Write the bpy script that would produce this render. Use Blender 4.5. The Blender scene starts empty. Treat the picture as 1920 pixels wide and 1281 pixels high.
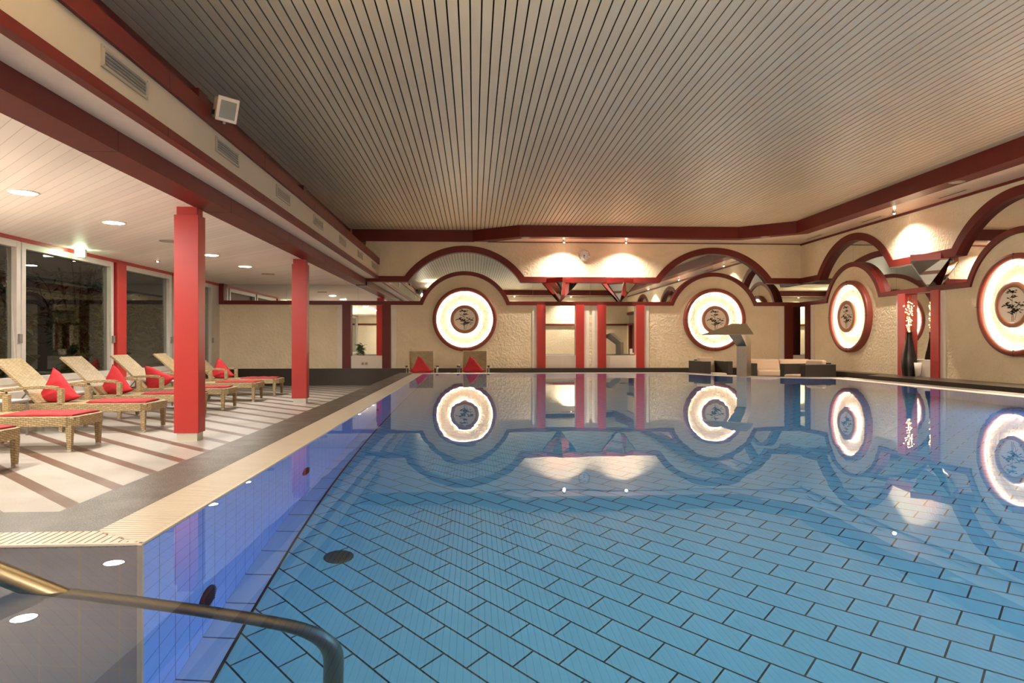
import bpy, math, random
from mathutils import Vector
from mathutils.geometry import tessellate_polygon
random.seed(7)
SC = bpy.context.scene
COL = SC.collection
PI = math.pi

# ------------------------------------------------------------------ camera
cam_d = bpy.data.cameras.new('camera')
cam = bpy.data.objects.new('camera', cam_d); COL.objects.link(cam)
cam_d.sensor_width = 36.0
cam_d.lens = 24.0
cam_d.shift_y = 2.5 / 1920
cam_d.clip_start = 0.05
cam.location = (0, 0, 1.2)
cam.rotation_euler = (PI / 2, 0, -math.atan(71.5 / 1280))
SC.camera = cam

# ------------------------------------------------------------------ world, exposure
wd = bpy.data.worlds.new('night'); SC.world = wd; wd.use_nodes = True
bg = wd.node_tree.nodes['Background']
bg.inputs[0].default_value = (0.11, 0.11, 0.09, 1)
bg.inputs[1].default_value = 0.05
vs = SC.view_settings
vs.view_transform = 'Standard'; vs.look = 'None'; vs.gamma = 1.0; vs.use_curve_mapping = False
vs.exposure = 2.12
cy = SC.cycles
cy.max_bounces = 10; cy.diffuse_bounces = 4; cy.glossy_bounces = 6; cy.transmission_bounces = 6; cy.transparent_max_bounces = 8
cy.sample_clamp_indirect = 3.0
cy.use_denoising = True
cy.caustics_reflective = True; cy.caustics_refractive = True
cy.blur_glossy = 0.5

WARM = (1.0, 0.74, 0.50)
LAMP_E = 124.0        # lounge downlight discs
RING_E = 13.0        # medallion tubes
SPOT_W = 140.0        # hall spots
FLOOD_W = 44.0  # fill floodlights added out of view
POOL_E = 62.0       # underwater lamps

# ------------------------------------------------------------------ materials
def nodes(name):
    m = bpy.data.materials.new(name); m.use_nodes = True
    nt = m.node_tree
    return m, nt, nt.nodes['Principled BSDF'], nt.nodes['Material Output']

def coords(nt, kind='Object'):
    return nt.nodes.new('ShaderNodeTexCoord').outputs[kind]

def noise(nt, vec, scale, detail=3, rough=0.55):
    n = nt.nodes.new('ShaderNodeTexNoise'); n.inputs['Scale'].default_value = scale
    n.inputs['Detail'].default_value = detail; n.inputs['Roughness'].default_value = rough
    nt.links.new(vec, n.inputs['Vector']); return n

def ramp(nt, fac, stops):
    r = nt.nodes.new('ShaderNodeValToRGB'); e = r.color_ramp.elements
    while len(e) < len(stops): e.new(0.5)
    for i, (p, c) in enumerate(stops):
        e[i].position = p; e[i].color = (c[0], c[1], c[2], 1)
    nt.links.new(fac, r.inputs[0]); return r.outputs[0]

def bump(nt, bsdf, height, strength, dist):
    b = nt.nodes.new('ShaderNodeBump'); b.inputs['Strength'].default_value = strength; b.inputs['Distance'].default_value = dist
    nt.links.new(height, b.inputs['Height']); nt.links.new(b.outputs[0], bsdf.inputs['Normal'])

def plain(name, col, rough=0.5, metal=0.0, var=0.0, scale=6.0, bmp=0.0, bscale=60.0, bdist=0.004, spec=0.5):
    m, nt, b, o = nodes(name)
    b.inputs['Base Color'].default_value = (*col, 1); b.inputs['Roughness'].default_value = rough
    b.inputs['Metallic'].default_value = metal; b.inputs['Specular IOR Level'].default_value = spec
    v = coords(nt)
    if var:
        n = noise(nt, v, scale)
        c = ramp(nt, n.outputs[0], [(0.3, [x * (1 - var) for x in col]), (0.7, [min(1, x * (1 + var)) for x in col])])
        nt.links.new(c, b.inputs['Base Color'])
    if bmp:
        n2 = noise(nt, v, bscale, 4)
        bump(nt, b, n2.outputs[0], bmp, bdist)
    return m

def math_n(nt, op, a, bb=None, c=None):
    n = nt.nodes.new('ShaderNodeMath'); n.operation = op
    for i, x in enumerate((a, bb, c)):
        if x is None: continue
        if isinstance(x, (int, float)): n.inputs[i].default_value = x
        else: nt.links.new(x, n.inputs[i])
    return n.outputs[0]

def emis(name, col, e):
    m, nt, b, o = nodes(name)
    b.inputs['Base Color'].default_value = (*col, 1)
    b.inputs['Emission Color'].default_value = (*col, 1); b.inputs['Emission Strength'].default_value = e
    return m

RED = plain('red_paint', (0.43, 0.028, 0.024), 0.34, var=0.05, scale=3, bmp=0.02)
REDD = plain('deep_red_paint', (0.09, 0.009, 0.007), 0.38, var=0.05, scale=3)
REDM = plain('red_paint_shaded', (0.125, 0.013, 0.009), 0.42, var=0.06, scale=3, spec=0.3)  # the red paint darkened: shade put into the colour
WHITE = plain('white_paint', (0.78, 0.70, 0.60), 0.5, var=0.03)
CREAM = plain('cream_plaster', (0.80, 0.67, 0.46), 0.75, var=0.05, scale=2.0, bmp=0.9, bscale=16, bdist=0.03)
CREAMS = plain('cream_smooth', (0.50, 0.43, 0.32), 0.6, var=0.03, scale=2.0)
STUCCO = plain('stucco_relief', (0.72, 0.62, 0.46), 0.8, bmp=1.0, bscale=13, bdist=0.10)
ALU = plain('aluminium_frame', (0.62, 0.58, 0.52), 0.38, metal=0.25, var=0.04)
STEEL = plain('brushed_steel', (0.52, 0.47, 0.38), 0.30, metal=1.0, var=0.06, scale=30)
CHROME = plain('chrome', (0.75, 0.73, 0.7), 0.12, metal=1.0)
RAIL = plain('rail_steel', (0.22, 0.19, 0.135), 0.36, metal=1.0)
BLACK = plain('black_lacquer', (0.012, 0.010, 0.009), 0.3)
DARKM = plain('dark_recess', (0.02, 0.018, 0.015), 0.8)
RATTAN_D = plain('dark_rattan', (0.028, 0.020, 0.013), 0.55, bmp=0.6, bscale=90)
BEIGE = plain('beige_upholstery', (0.62, 0.47, 0.33), 0.85, bmp=0.15, bscale=80)
PILLOW = plain('red_cushion_cloth', (0.48, 0.033, 0.038), 0.8, var=0.08, bmp=0.25, bscale=40, spec=0.2)
TOWEL = plain('red_towel_cloth', (0.34, 0.045, 0.046), 0.9, var=0.08, bmp=0.3, bscale=120, spec=0.2)
LEAF = plain('green_leaf', (0.10, 0.17, 0.06), 0.5, var=0.5, scale=3)
BARK = plain('bark', (0.06, 0.045, 0.03), 0.9)
INK = plain('ink', (0.03, 0.025, 0.02), 0.8)
GREYT = plain('grey_metal', (0.33, 0.31, 0.29), 0.35, metal=0.7)
EARTH = plain('garden_soil', (0.03, 0.035, 0.02), 0.95, var=0.4, scale=2)
LAMPM = emis('downlight_glow', (1.0, 0.94, 0.85), LAMP_E)
TUBE = emis('tube_glow', (1.0, 0.88, 0.68), RING_E)
UPL = emis('fill_uplight_glow', (1.0, 0.86, 0.70), 260)  # glow of the added ledge uplights
SPOTM = emis('spot_glow', (1.0, 0.85, 0.68), 55)
POOLM = emis('underwater_glow', (0.22, 0.55, 1.0), POOL_E)
SIGNM = emis('exit_sign_glow', (0.70, 1.0, 0.62), 9)
TWINKLE = emis('fairy_light_glow', (1.0, 0.62, 0.25), 4)

def mirror_mat():
    m, nt, b, o = nodes('mirror_glass')
    b.inputs['Base Color'].default_value = (0.74, 0.76, 0.73, 1); b.inputs['Metallic'].default_value = 1.0
    b.inputs['Roughness'].default_value = 0.015
    return m
MIRROR = mirror_mat()

def glass_mat():
    m, nt, b, o = nodes('window_glass')
    nt.nodes.remove(b)
    t = nt.nodes.new('ShaderNodeBsdfTransparent'); t.inputs[0].default_value = (0.80, 0.82, 0.78, 1)
    g = nt.nodes.new('ShaderNodeBsdfGlossy'); g.inputs['Roughness'].default_value = 0.01
    lw = nt.nodes.new('ShaderNodeLayerWeight'); lw.inputs[0].default_value = 0.5
    fr = math_n(nt, 'ADD', math_n(nt, 'MULTIPLY', math_n(nt, 'POWER', lw.outputs['Facing'], 4.0), 0.9), 0.06)
    mx = nt.nodes.new('ShaderNodeMixShader')
    nt.links.new(fr, mx.inputs[0]); nt.links.new(t.outputs[0], mx.inputs[1]); nt.links.new(g.outputs[0], mx.inputs[2])
    nt.links.new(mx.outputs[0], o.inputs[0]); return m
GLASS = glass_mat()

def water_mat():
    m, nt, b, o = nodes('pool_water')
    nt.nodes.remove(b)
    g = nt.nodes.new('ShaderNodeBsdfGlass'); g.inputs['IOR'].default_value = 1.333; g.inputs['Roughness'].default_value = 0.0
    g.inputs[0].default_value = (0.96, 0.99, 1.0, 1)
    v = coords(nt)
    n = noise(nt, v, 1.3, 2, 0.4)
    bp = nt.nodes.new('ShaderNodeBump'); bp.inputs['Strength'].default_value = 0.25; bp.inputs['Distance'].default_value = 0.006
    nt.links.new(n.outputs[0], bp.inputs['Height']); nt.links.new(bp.outputs[0], g.inputs['Normal'])
    nt.links.new(g.outputs[0], o.inputs[0]); return m
WATER = water_mat()

def granite():
    m, nt, b, o = nodes('dark_granite')
    v = coords(nt)
    n = noise(nt, v, 170, 2, 0.7)
    n2 = noise(nt, v, 5, 3)
    c = ramp(nt, n.outputs[0], [(0.34, (0.03, 0.024, 0.018)), (0.52, (0.085, 0.07, 0.053)), (0.68, (0.22, 0.185, 0.15))])
    nt.links.new(c, b.inputs['Base Color'])
    r = ramp(nt, n2.outputs[0], [(0.3, (0.34,) * 3), (0.7, (0.44,) * 3)])
    nt.links.new(r, b.inputs['Roughness'])
    bump(nt, b, n.outputs[0], 0.25, 0.002); b.inputs['Specular IOR Level'].default_value = 0.22
    return m
GRANITE = granite()
GRANITED = plain('granite_cladding', (0.030, 0.021, 0.015), 0.30, var=0.35, scale=40)

def deck_floor():
    m, nt, b, o = nodes('striped_stone_floor')
    v = coords(nt)
    s = nt.nodes.new('ShaderNodeSeparateXYZ'); nt.links.new(v, s.inputs[0])
    a = math_n(nt, 'ADD', s.outputs[0], s.outputs[1])
    a = math_n(nt, 'SUBTRACT', a, 2.17 - 63.3)
    a = math_n(nt, 'DIVIDE', a, 0.633)
    f = math_n(nt, 'FRACT', a)
    st = math_n(nt, 'LESS_THAN', f, 0.26)
    n = noise(nt, v, 90, 3, 0.7); n2 = noise(nt, v, 1.4, 3)
    lt = ramp(nt, n.outputs[0], [(0.25, (0.33, 0.30, 0.265)), (0.7, (0.455, 0.425, 0.38))])
    dk = ramp(nt, n.outputs[0], [(0.25, (0.085, 0.042, 0.028)), (0.75, (0.20, 0.115, 0.08))])
    mx = nt.nodes.new('ShaderNodeMix'); mx.data_type = 'RGBA'
    nt.links.new(st, mx.inputs[0]); nt.links.new(lt, mx.inputs[6]); nt.links.new(dk, mx.inputs[7])
    nt.links.new(mx.outputs[2], b.inputs['Base Color'])
    r = ramp(nt, n2.outputs[0], [(0.3, (0.28,) * 3), (0.7, (0.45,) * 3)])
    nt.links.new(r, b.inputs['Roughness'])
    return m
DECK = deck_floor()

def brick(name, vec_fn, w, h, mortar, c1, c2, cm, rough, off=0.5):
    m, nt, b, o = nodes(name)
    vec = vec_fn(nt)
    br = nt.nodes.new('ShaderNodeTexBrick'); br.offset = off; br.offset_frequency = 2
    br.inputs['Scale'].default_value = 1.0
    br.inputs['Brick Width'].default_value = w; br.inputs['Row Height'].default_value = h
    br.inputs['Mortar Size'].default_value = mortar; br.inputs['Mortar Smooth'].default_value = 0.15
    br.inputs['Color1'].default_value = (*c1, 1); br.inputs['Color2'].default_value = (*c2, 1); br.inputs['Mortar'].default_value = (*cm, 1)
    nt.links.new(vec, br.inputs['Vector']); nt.links.new(br.outputs[0], b.inputs['Base Color'])
    b.inputs['Roughness'].default_value = rough
    return m

def floor_vec(nt):
    v = coords(nt); s = nt.nodes.new('ShaderNodeSeparateXYZ'); nt.links.new(v, s.inputs[0])
    q = 1 / math.sqrt(2)
    u = math_n(nt, 'MULTIPLY', math_n(nt, 'SUBTRACT', s.outputs[0], s.outputs[1]), q)
    w = math_n(nt, 'MULTIPLY', math_n(nt, 'ADD', s.outputs[0], s.outputs[1]), q)
    u = math_n(nt, 'ADD', u, 2.1115 + 0.1325 + 26.5)
    w = math_n(nt, 'ADD', w, -2.0676 + 26.5)
    c = nt.nodes.new('ShaderNodeCombineXYZ'); nt.links.new(u, c.inputs[0]); nt.links.new(w, c.inputs[1])
    return c.outputs[0]

def uv_vec(nt): return coords(nt, 'UV')
PFLOOR = brick('pool_floor_tiles', floor_vec, 0.265, 0.1325, 0.0045, (0.12, 0.41, 0.62), (0.115, 0.395, 0.60), (0.018, 0.03, 0.03), 0.35)
PWALL = brick('pool_wall_tiles', uv_vec, 0.1325, 0.1325, 0.0022, (0.26, 0.44, 0.92), (0.25, 0.42, 0.90), (0.08, 0.10, 0.24), 0.25, 0.0)
PSTRIP = brick('pool_border_tiles', uv_vec, 0.265, 0.60, 0.004, (0.24, 0.44, 0.78), (0.23, 0.43, 0.76), (0.03, 0.04, 0.06), 0.35, 0.0)

def wicker(name, c1, c2):
    m, nt, b, o = nodes(name)
    v = coords(nt)
    wv = nt.nodes.new('ShaderNodeTexBrick'); wv.inputs['Scale'].default_value = 1.0
    wv.inputs['Brick Width'].default_value = 0.055; wv.inputs['Row Height'].default_value = 0.024
    wv.inputs['Mortar Size'].default_value = 0.0034; wv.inputs['Mortar Smooth'].default_value = 0.8
    wv.inputs['Color1'].default_value = (*c1, 1); wv.inputs['Color2'].default_value = (*c2, 1)
    wv.inputs['Mortar'].default_value = (c1[0] * 0.18, c1[1] * 0.18, c1[2] * 0.18, 1)
    s = nt.nodes.new('ShaderNodeSeparateXYZ'); nt.links.new(v, s.inputs[0])
    a = math_n(nt, 'ADD', s.outputs[0], math_n(nt, 'MULTIPLY', s.outputs[1], 1.0))
    c = nt.nodes.new('ShaderNodeCombineXYZ'); nt.links.new(a, c.inputs[0])
    nt.links.new(math_n(nt, 'ADD', math_n(nt, 'ADD', s.outputs[2], math_n(nt, 'MULTIPLY', s.outputs[1], 0.35)), math_n(nt, 'MULTIPLY', s.outputs[0], 0.17)), c.inputs[1])
    nt.links.new(c.outputs[0], wv.inputs['Vector'])
    nt.links.new(wv.outputs[0], b.inputs['Base Color']); b.inputs['Roughness'].default_value = 0.5
    bump(nt, b, wv.outputs['Fac'], -0.6, 0.004)
    return m
WICK = wicker('wicker_weave', (0.46, 0.35, 0.19), (0.34, 0.25, 0.125))

def boards(name, col, dark, period, gap, diag=True, rough=0.3):
    m, nt, b, o = nodes(name)
    v = coords(nt); s = nt.nodes.new('ShaderNodeSeparateXYZ'); nt.links.new(v, s.inputs[0])
    a = math_n(nt, 'ADD', s.outputs[0], s.outputs[1]) if diag else s.outputs[0]
    a = math_n(nt, 'DIVIDE', math_n(nt, 'ADD', a, 100.0), period)
    f = math_n(nt, 'FRACT', a); st = math_n(nt, 'LESS_THAN', f, gap)
    idx = math_n(nt, 'FLOOR', a)
    wn = nt.nodes.new('ShaderNodeTexWhiteNoise'); wn.noise_dimensions = '1D'; nt.links.new(idx, wn.inputs['W'])
    c = ramp(nt, wn.outputs[0], [(0.0, [x * 0.94 for x in col]), (1.0, [min(1, x * 1.04) for x in col])])
    mx = nt.nodes.new('ShaderNodeMix'); mx.data_type = 'RGBA'
    nt.links.new(st, mx.inputs[0]); nt.links.new(c, mx.inputs[6]); mx.inputs[7].default_value = (*dark, 1)
    nt.links.new(mx.outputs[2], b.inputs['Base Color']); b.inputs['Roughness'].default_value = rough
    return m
LCEIL = boards('lounge_ceiling_boards', (0.92, 0.85, 0.77), (0.50, 0.40, 0.33), 0.155, 0.035, rough=0.5)
HSLAT = plain('hall_ceiling_slats', (0.67, 0.56, 0.39), 0.45, var=0.03, scale=1.5)

# ------------------------------------------------------------------ mesh helper
class MB:
    def __init__(s): s.v = []; s.f = []; s.uv = []; s.sm = []
    def face(s, pts, uv=None, sm=False):
        n = len(s.v); s.v += [tuple(p) for p in pts]; s.f.append(list(range(n, n + len(pts)))); s.uv.append(uv); s.sm.append(sm)
    def box(s, x0, x1, y0, y1, z0, z1):
        n = len(s.v)
        s.v += [(x0, y0, z0), (x1, y0, z0), (x1, y1, z0), (x0, y1, z0), (x0, y0, z1), (x1, y0, z1), (x1, y1, z1), (x0, y1, z1)]
        for q in ((3, 2, 1, 0), (4, 5, 6, 7), (0, 1, 5, 4), (1, 2, 6, 5), (2, 3, 7, 6), (3, 0, 4, 7)):
            s.f.append([n + i for i in q]); s.uv.append(None); s.sm.append(False)
        return s
    def hexa(s, P):      # 8 corner points, bottom 4 then top 4
        n = len(s.v); s.v += [tuple(p) for p in P]
        for q in ((3, 2, 1, 0), (4, 5, 6, 7), (0, 1, 5, 4), (1, 2, 6, 5), (2, 3, 7, 6), (3, 0, 4, 7)):
            s.f.append([n + i for i in q]); s.uv.append(None); s.sm.append(False)
        return s
    def prism(s, loop, fn, d0, d1):   # 2D loop extruded, fn(a, b, d) -> xyz
        k = len(loop); n = len(s.v)
        s.v += [fn(a, b, d0) for a, b in loop] + [fn(a, b, d1) for a, b in loop]
        tris = tessellate_polygon([[Vector((a, b, 0)) for a, b in loop]])
        for t in tris:
            s.f.append([n + i for i in t]); s.f.append([n + k + i for i in reversed(t)])
            s.uv += [None] * 2; s.sm += [False] * 2
        for i in range(k):
            j = (i + 1) % k
            s.f.append([n + i, n + j, n + k + j, n + k + i]); s.uv.append(None); s.sm.append(False)
        return s
    def tube(s, pts, r, seg=10, caps=True):
        pts = [Vector(p) for p in pts]; rr = r if isinstance(r, (list, tuple)) else [r] * len(pts)
        n = len(s.v); up = None
        for i, p in enumerate(pts):
            if i == 0: d = pts[1] - pts[0]
            elif i == len(pts) - 1: d = pts[-1] - pts[-2]
            else: d = (pts[i + 1] - p).normalized() + (p - pts[i - 1]).normalized()
            d.normalize()
            if up is None:
                up = Vector((0, 0, 1)) if abs(d.z) < 0.9 else Vector((1, 0, 0))
            a = d.cross(up)
            if a.length < 1e-4: a = d.cross(Vector((0, 1, 0)))
            a.normalize(); b2 = a.cross(d).normalized(); up = b2
            for k in range(seg):
                t = 2 * PI * k / seg
                s.v.append(tuple(p + a * (math.cos(t) * rr[i]) + b2 * (math.sin(t) * rr[i])))
        for i in range(len(pts) - 1):
            for k in range(seg):
                k2 = (k + 1) % seg
                s.f.append([n + i * seg + k, n + i * seg + k2, n + (i + 1) * seg + k2, n + (i + 1) * seg + k]); s.uv.append(None); s.sm.append(True)
        if caps:
            s.f.append([n + k for k in reversed(range(seg))]); s.f.append([n + (len(pts) - 1) * seg + k for k in range(seg)])
            s.uv += [None] * 2; s.sm += [False] * 2
        return s
    def lathe(s, prof, fn, seg=48, sm=True, closed=False):  # prof (r, h); fn(x, y, h)
        n = len(s.v); k = len(prof)
        for i in range(seg):
            t = 2 * PI * i / seg
            for r, h in prof: s.v.append(fn(r * math.cos(t), r * math.sin(t), h))
        for i in range(seg):
            j = (i + 1) % seg
            for q in range(k if closed else k - 1):
                p = (q + 1) % k
                s.f.append([n + i * k + q, n + j * k + q, n + j * k + p, n + i * k + p]); s.uv.append(None); s.sm.append(sm)
        return s
    def build(s, name, mat, parent=None, bevel=0.0, fix=True):
        me = bpy.data.meshes.new(name); me.from_pydata(s.v, [], s.f)
        if any(u is not None for u in s.uv):
            L = me.uv_layers.new(name='UVMap'); li = 0
            for f, u in zip(s.f, s.uv):
                for i in range(len(f)):
                    L.data[li].uv = u[i] if u is not None else (0, 0); li += 1
        for p, q in zip(me.polygons, s.sm): p.use_smooth = q
        me.materials.append(mat); me.validate(); me.update()
        o = bpy.data.objects.new(name, me); COL.objects.link(o)
        if fix and len(s.f) < 60000:
            import bmesh
            b = bmesh.new(); b.from_mesh(me); bmesh.ops.remove_doubles(b, verts=b.verts, dist=1e-5)
            bmesh.ops.recalc_face_normals(b, faces=b.faces); b.to_mesh(me); b.free()
        if bevel:
            md = o.modifiers.new('bevel', 'BEVEL'); md.width = bevel; md.segments = 2; md.limit_method = 'ANGLE'; md.angle_limit = 0.7
        if parent is not None: o.parent = parent
        return o

def empty(name, loc=(0, 0, 0), rz=0.0):
    o = bpy.data.objects.new(name, None); COL.objects.link(o); o.location = loc; o.rotation_euler = (0, 0, rz); o.empty_display_size = 0.1
    return o
def tag(o, label, cat, group=None):
    o['label'] = label; o['category'] = cat
    if group: o['group'] = group
    return o
def struct(o): o['kind'] = 'structure'; return o
def copy_tree(o, parent=None):
    c = o.copy(); COL.objects.link(c); c.parent = parent
    for ch in [x for x in bpy.data.objects if x.parent == o]: copy_tree(ch, c)
    return c
def B(name, dims, mat, parent=None, bevel=0.0): return MB().box(*dims).build(name, mat, parent, bevel)

# ------------------------------------------------------------------ room dimensions
XL, XR, YN, YB = -7.15, 9.62, -3.0, 19.6
ZC, ZS, ZLC = 4.42, 4.107, 2.86          # hall ceiling, soffit, lounge ceiling
XF, XB0, XB1 = -2.71, -3.39, -3.065      # fascia, beam
ZLG = 0.475                              # granite ledge top
ZW = 0.511                               # water / rim level
PD = 1.43                                # pool depth

# ------------------------------------------------------------------ pool outline
W = [(-1.138, 2.41), (-1.138, 15.24), (4.55, 15.24), (4.95, 14.25), (5.4, 13.6), (6.15, 13.1), (6.9, 12.85), (6.9, 0.8), (-3.2, 0.8), (-3.2, 2.41)]
DG = [0.236] * 9 + [0.165]
DR = [0.552] * 9 + [0.475]
def offset(P, D):
    n = len(P); out = []
    for i in range(n):
        a, b, c = Vector(P[i - 1]), Vector(P[i]), Vector(P[(i + 1) % n])
        d1 = (b - a).normalized(); d2 = (c - b).normalized()
        n1 = Vector((-d1.y, d1.x)); n2 = Vector((-d2.y, d2.x))      # outward for a clockwise loop
        p1 = b + n1 * D[i - 1]; p2 = b + n2 * D[i]
        den = d1.x * d2.y - d1.y * d2.x
        t = ((p2.x - p1.x) * d2.y - (p2.y - p1.y) * d2.x) / den
        out.append((p1.x + d1.x * t, p1.y + d1.y * t))
    return out
G = offset(W, DG); R = offset(W, DR)

def ring(name, outer, inner, z0, z1, mat):
    m = MB(); n = len(outer)
    for i in range(n):
        j = (i + 1) % n
        o0, o1, i0, i1 = outer[i], outer[j], inner[i], inner[j]
        m.face([(*i0, z1), (*i1, z1), (*o1, z1), (*o0, z1)])
        m.face([(*o0, z0), (*o0, z1), (*o1, z1), (*o1, z0)])
        m.face([(*i0, z0), (*i1, z0), (*i1, z1), (*i0, z1)])
    return m.build(name, mat)

# floors ------------------------------------------------------------
def slab(name, outer, hole, z, mat):
    loops = [[Vector((*p, 0)) for p in outer]] + ([[Vector((*p, 0)) for p in hole]] if hole else [])
    pts = [p for l in loops for p in l]; m = MB()
    for t in tessellate_polygon(loops): m.face([(pts[i].x, pts[i].y, z) for i in t])
    return m.build(name, mat)
struct(slab('floor', [(XL - .1, 0.2), (XL - .1, YB + .4), (XR + .4, YB + .4), (XR + .4, 0.2)], R, 0.0, DECK))
f2 = MB().box(XL - .1, XR + .4, YN - .1, 0.22, -0.1, ZW); struct(f2.build('floor_near_platform', GRANITE))
struct(ring('trim_1_pool_rim', R, G, -0.05, ZW, GRANITE))
m = MB()
for i in range(len(W)):
    j = (i + 1) % len(W); z = ZW - 0.035
    m.face([(*W[i], z), (*W[j], z), (*G[j], z), (*G[i], z)])
struct(m.build('trim_2_gutter_channel', DARKM))
# slatted overflow grate
GRATE = plain('grate_plastic', (0.56, 0.50, 0.41), 0.4, var=0.04)
m = MB()
for i in range(len(W)):
    j = (i + 1) % len(W)
    a, b = Vector(W[i]), Vector(W[j]); d = (b - a); L = d.length; d.normalize(); nn = Vector((-d.y, d.x))
    g0 = (Vector(G[i]) - a).dot(d); g1 = (Vector(G[j]) - a).dot(d); D = DG[i]
    pitch = 0.028; t = min(0, g0) + 0.002
    while t < max(L, g1) - pitch:
        tm = t + pitch / 2; lo, hi = 0.0, D
        if tm < 0 and g0 < 0: lo = D * tm / g0
        if g0 > 0 and tm < g0: hi = min(hi, D * tm / g0)
        if tm > L and g1 > L: lo = max(lo, D * (tm - L) / (g1 - L))
        if g1 < L and tm > g1: hi = min(hi, D * (L - tm) / (L - g1))
        if hi - lo > 0.01:
            w = pitch * 0.80
            P = [a + d * t + nn * lo, a + d * (t + w) + nn * lo, a + d * (t + w) + nn * hi, a + d * t + nn * hi]
            m.hexa([(p.x, p.y, ZW - .03) for p in P] + [(p.x, p.y, ZW + .001) for p in P])
        t += pitch
gr = tag(m.build('overflow_grate', GRATE, fix=False), 'cream slatted overflow grating running along the pool edge', 'grating')
# nosing along the water
m = MB()
for i in range(len(W)):
    j = (i + 1) % len(W)
    a, b = Vector(W[i]), Vector(W[j]); d = (b - a).normalized(); nn = Vector((-d.y, d.x)) * 0.012
    P = [a - nn * .3, b - nn * .3, b + nn, a + nn]
    m.hexa([(p.x, p.y, ZW - .012) for p in P] + [(p.x, p.y, ZW + .002) for p in P])
m.build('edge_bar', GRATE, gr)
# basin
NOTCH = brick('stair_wall_tiles', uv_vec, 0.1325, 0.14, 0.003, (0.34, 0.30, 0.28), (0.32, 0.28, 0.265), (0.40, 0.31, 0.20), 0.25, 0.0)  # beige tiles greyed: missing blue lamp light put into the colour
m = MB(); m2 = MB(); m1 = m
for i in range(len(W)):
    j = (i + 1) % len(W); L = (Vector(W[j]) - Vector(W[i])).length
    zb = ZW - PD
    m = m2 if i == len(W) - 1 else m1
    m.face([(*W[i], zb), (*W[j], zb), (*W[j], ZW - .001), (*W[i], ZW - .001)], uv=[(0, -PD + 13.25), (L, -PD + 13.25), (L, 13.25), (0, 13.25)])
struct(m1.build('wall_pool_basin', PWALL)); struct(m2.build('wall_pool_stairs', NOTCH))
struct(slab('floor_pool_basin', W, None, ZW - PD, PFLOOR))
m = MB()
zb = ZW - PD + 0.003
m.face([(-1.138, 2.41, zb), (-1.005, 2.41, zb), (-1.005, 15.24, zb), (-1.138, 15.24, zb)], uv=[(0, .0), (0, .58), (12.83, .58), (12.83, .0)])
struct(m.build('trim_3_pool_floor_border', PSTRIP))
struct(B('trim_4_pool_floor_joint', (-1.005, -0.993, 2.41, 15.24, zb - .002, zb + .003), DARKM))
struct(B('trim_5_pool_corner', (-1.150, -1.134, 2.402, 2.418, ZW - PD, ZW - .002), plain('corner_trim', (0.55, 0.42, 0.28), 0.5)))
wt = slab('pool_water', [(x * 1.0, y) for x, y in W], None, ZW - 0.004, WATER)
# make the sheet face upward
import bmesh
_b = bmesh.new(); _b.from_mesh(wt.data)
for f in _b.faces:
    if f.normal.z < 0: f.normal_flip()
_b.to_mesh(wt.data); _b.free()
wt['kind'] = 'stuff'; wt['label'] = 'still clear blue pool water mirroring the hall'; wt['category'] = 'water'

# ------------------------------------------------------------------ ceilings and soffits
m = MB(); x = -3.5; p = 0.112; i = 0
while x < 9.0:
    m.box(x, x + p - 0.016, YN, YB + .2, ZC, ZC + 0.012); x += p; i += 1
struct(m.build('ceiling', HSLAT))
struct(B('ceiling_void_above_slats', (-3.6, 9.9, YN, YB + .3, ZC + .05, ZC + .15), DARKM))
struct(B('ceiling_lounge', (XL - .1, XB0 + .01, YN, YB + .2, ZLC, ZLC + .2), LCEIL))
# lounge beam, fascia
struct(B('trim_6_lounge_beam', (XB0, XB1, YN, YB - .02, 2.85, 3.2), REDM))
struct(B('ceiling_fascia_soffit', (XB1, XF - .02, YN, YB, 3.03, 3.12), WHITE))
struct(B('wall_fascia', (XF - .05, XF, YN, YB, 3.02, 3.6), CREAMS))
struct(B('trim_7_fascia_lower_band', (XF - .06, XF + .02, YN, YB, 3.015, 3.10), REDM))
struct(B('trim_8_fascia_upper_band', (XF - .05, XF + .035, YN, YB - .02, 3.43, 3.60), REDM))
for yq in range(-1, 5):
    y = 6.17 + 2.74 * yq
    m = MB().box(XF + .0205, XF + .0215, y, y + .006, 3.016, 3.10).box(XF + .0355, XF + .0365, y, y + .006, 3.43, 3.60)
    m.box(XB1 + .0005, XB1 + .0015, y - .1, y - .094, 2.85, 3.02).box(XB0, XB1, y - .1, y - .094, 2.8485, 2.8495)
    struct(m.build('trim_29_panel_seam', DARKM))
struct(B('wall_above_fascia', (-3.6, -3.5, YN, YB, 3.1, ZC), REDD))
struct(B('trim_9_fascia_shelf', (-3.5, XF - .05, YN, YB, 3.5, 3.55), REDD))
k = 0
for y in (3.0, 7.45, 11.95, 16.4):
    o = B('fascia_post', (-3.18, -2.93, y, y + .25, 3.56, 3.92), REDD)
    struct(o); o.name = 'trim_10_fascia_post' if k == 0 else 'trim_10_fascia_post.%03d' % k; k += 1
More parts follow.
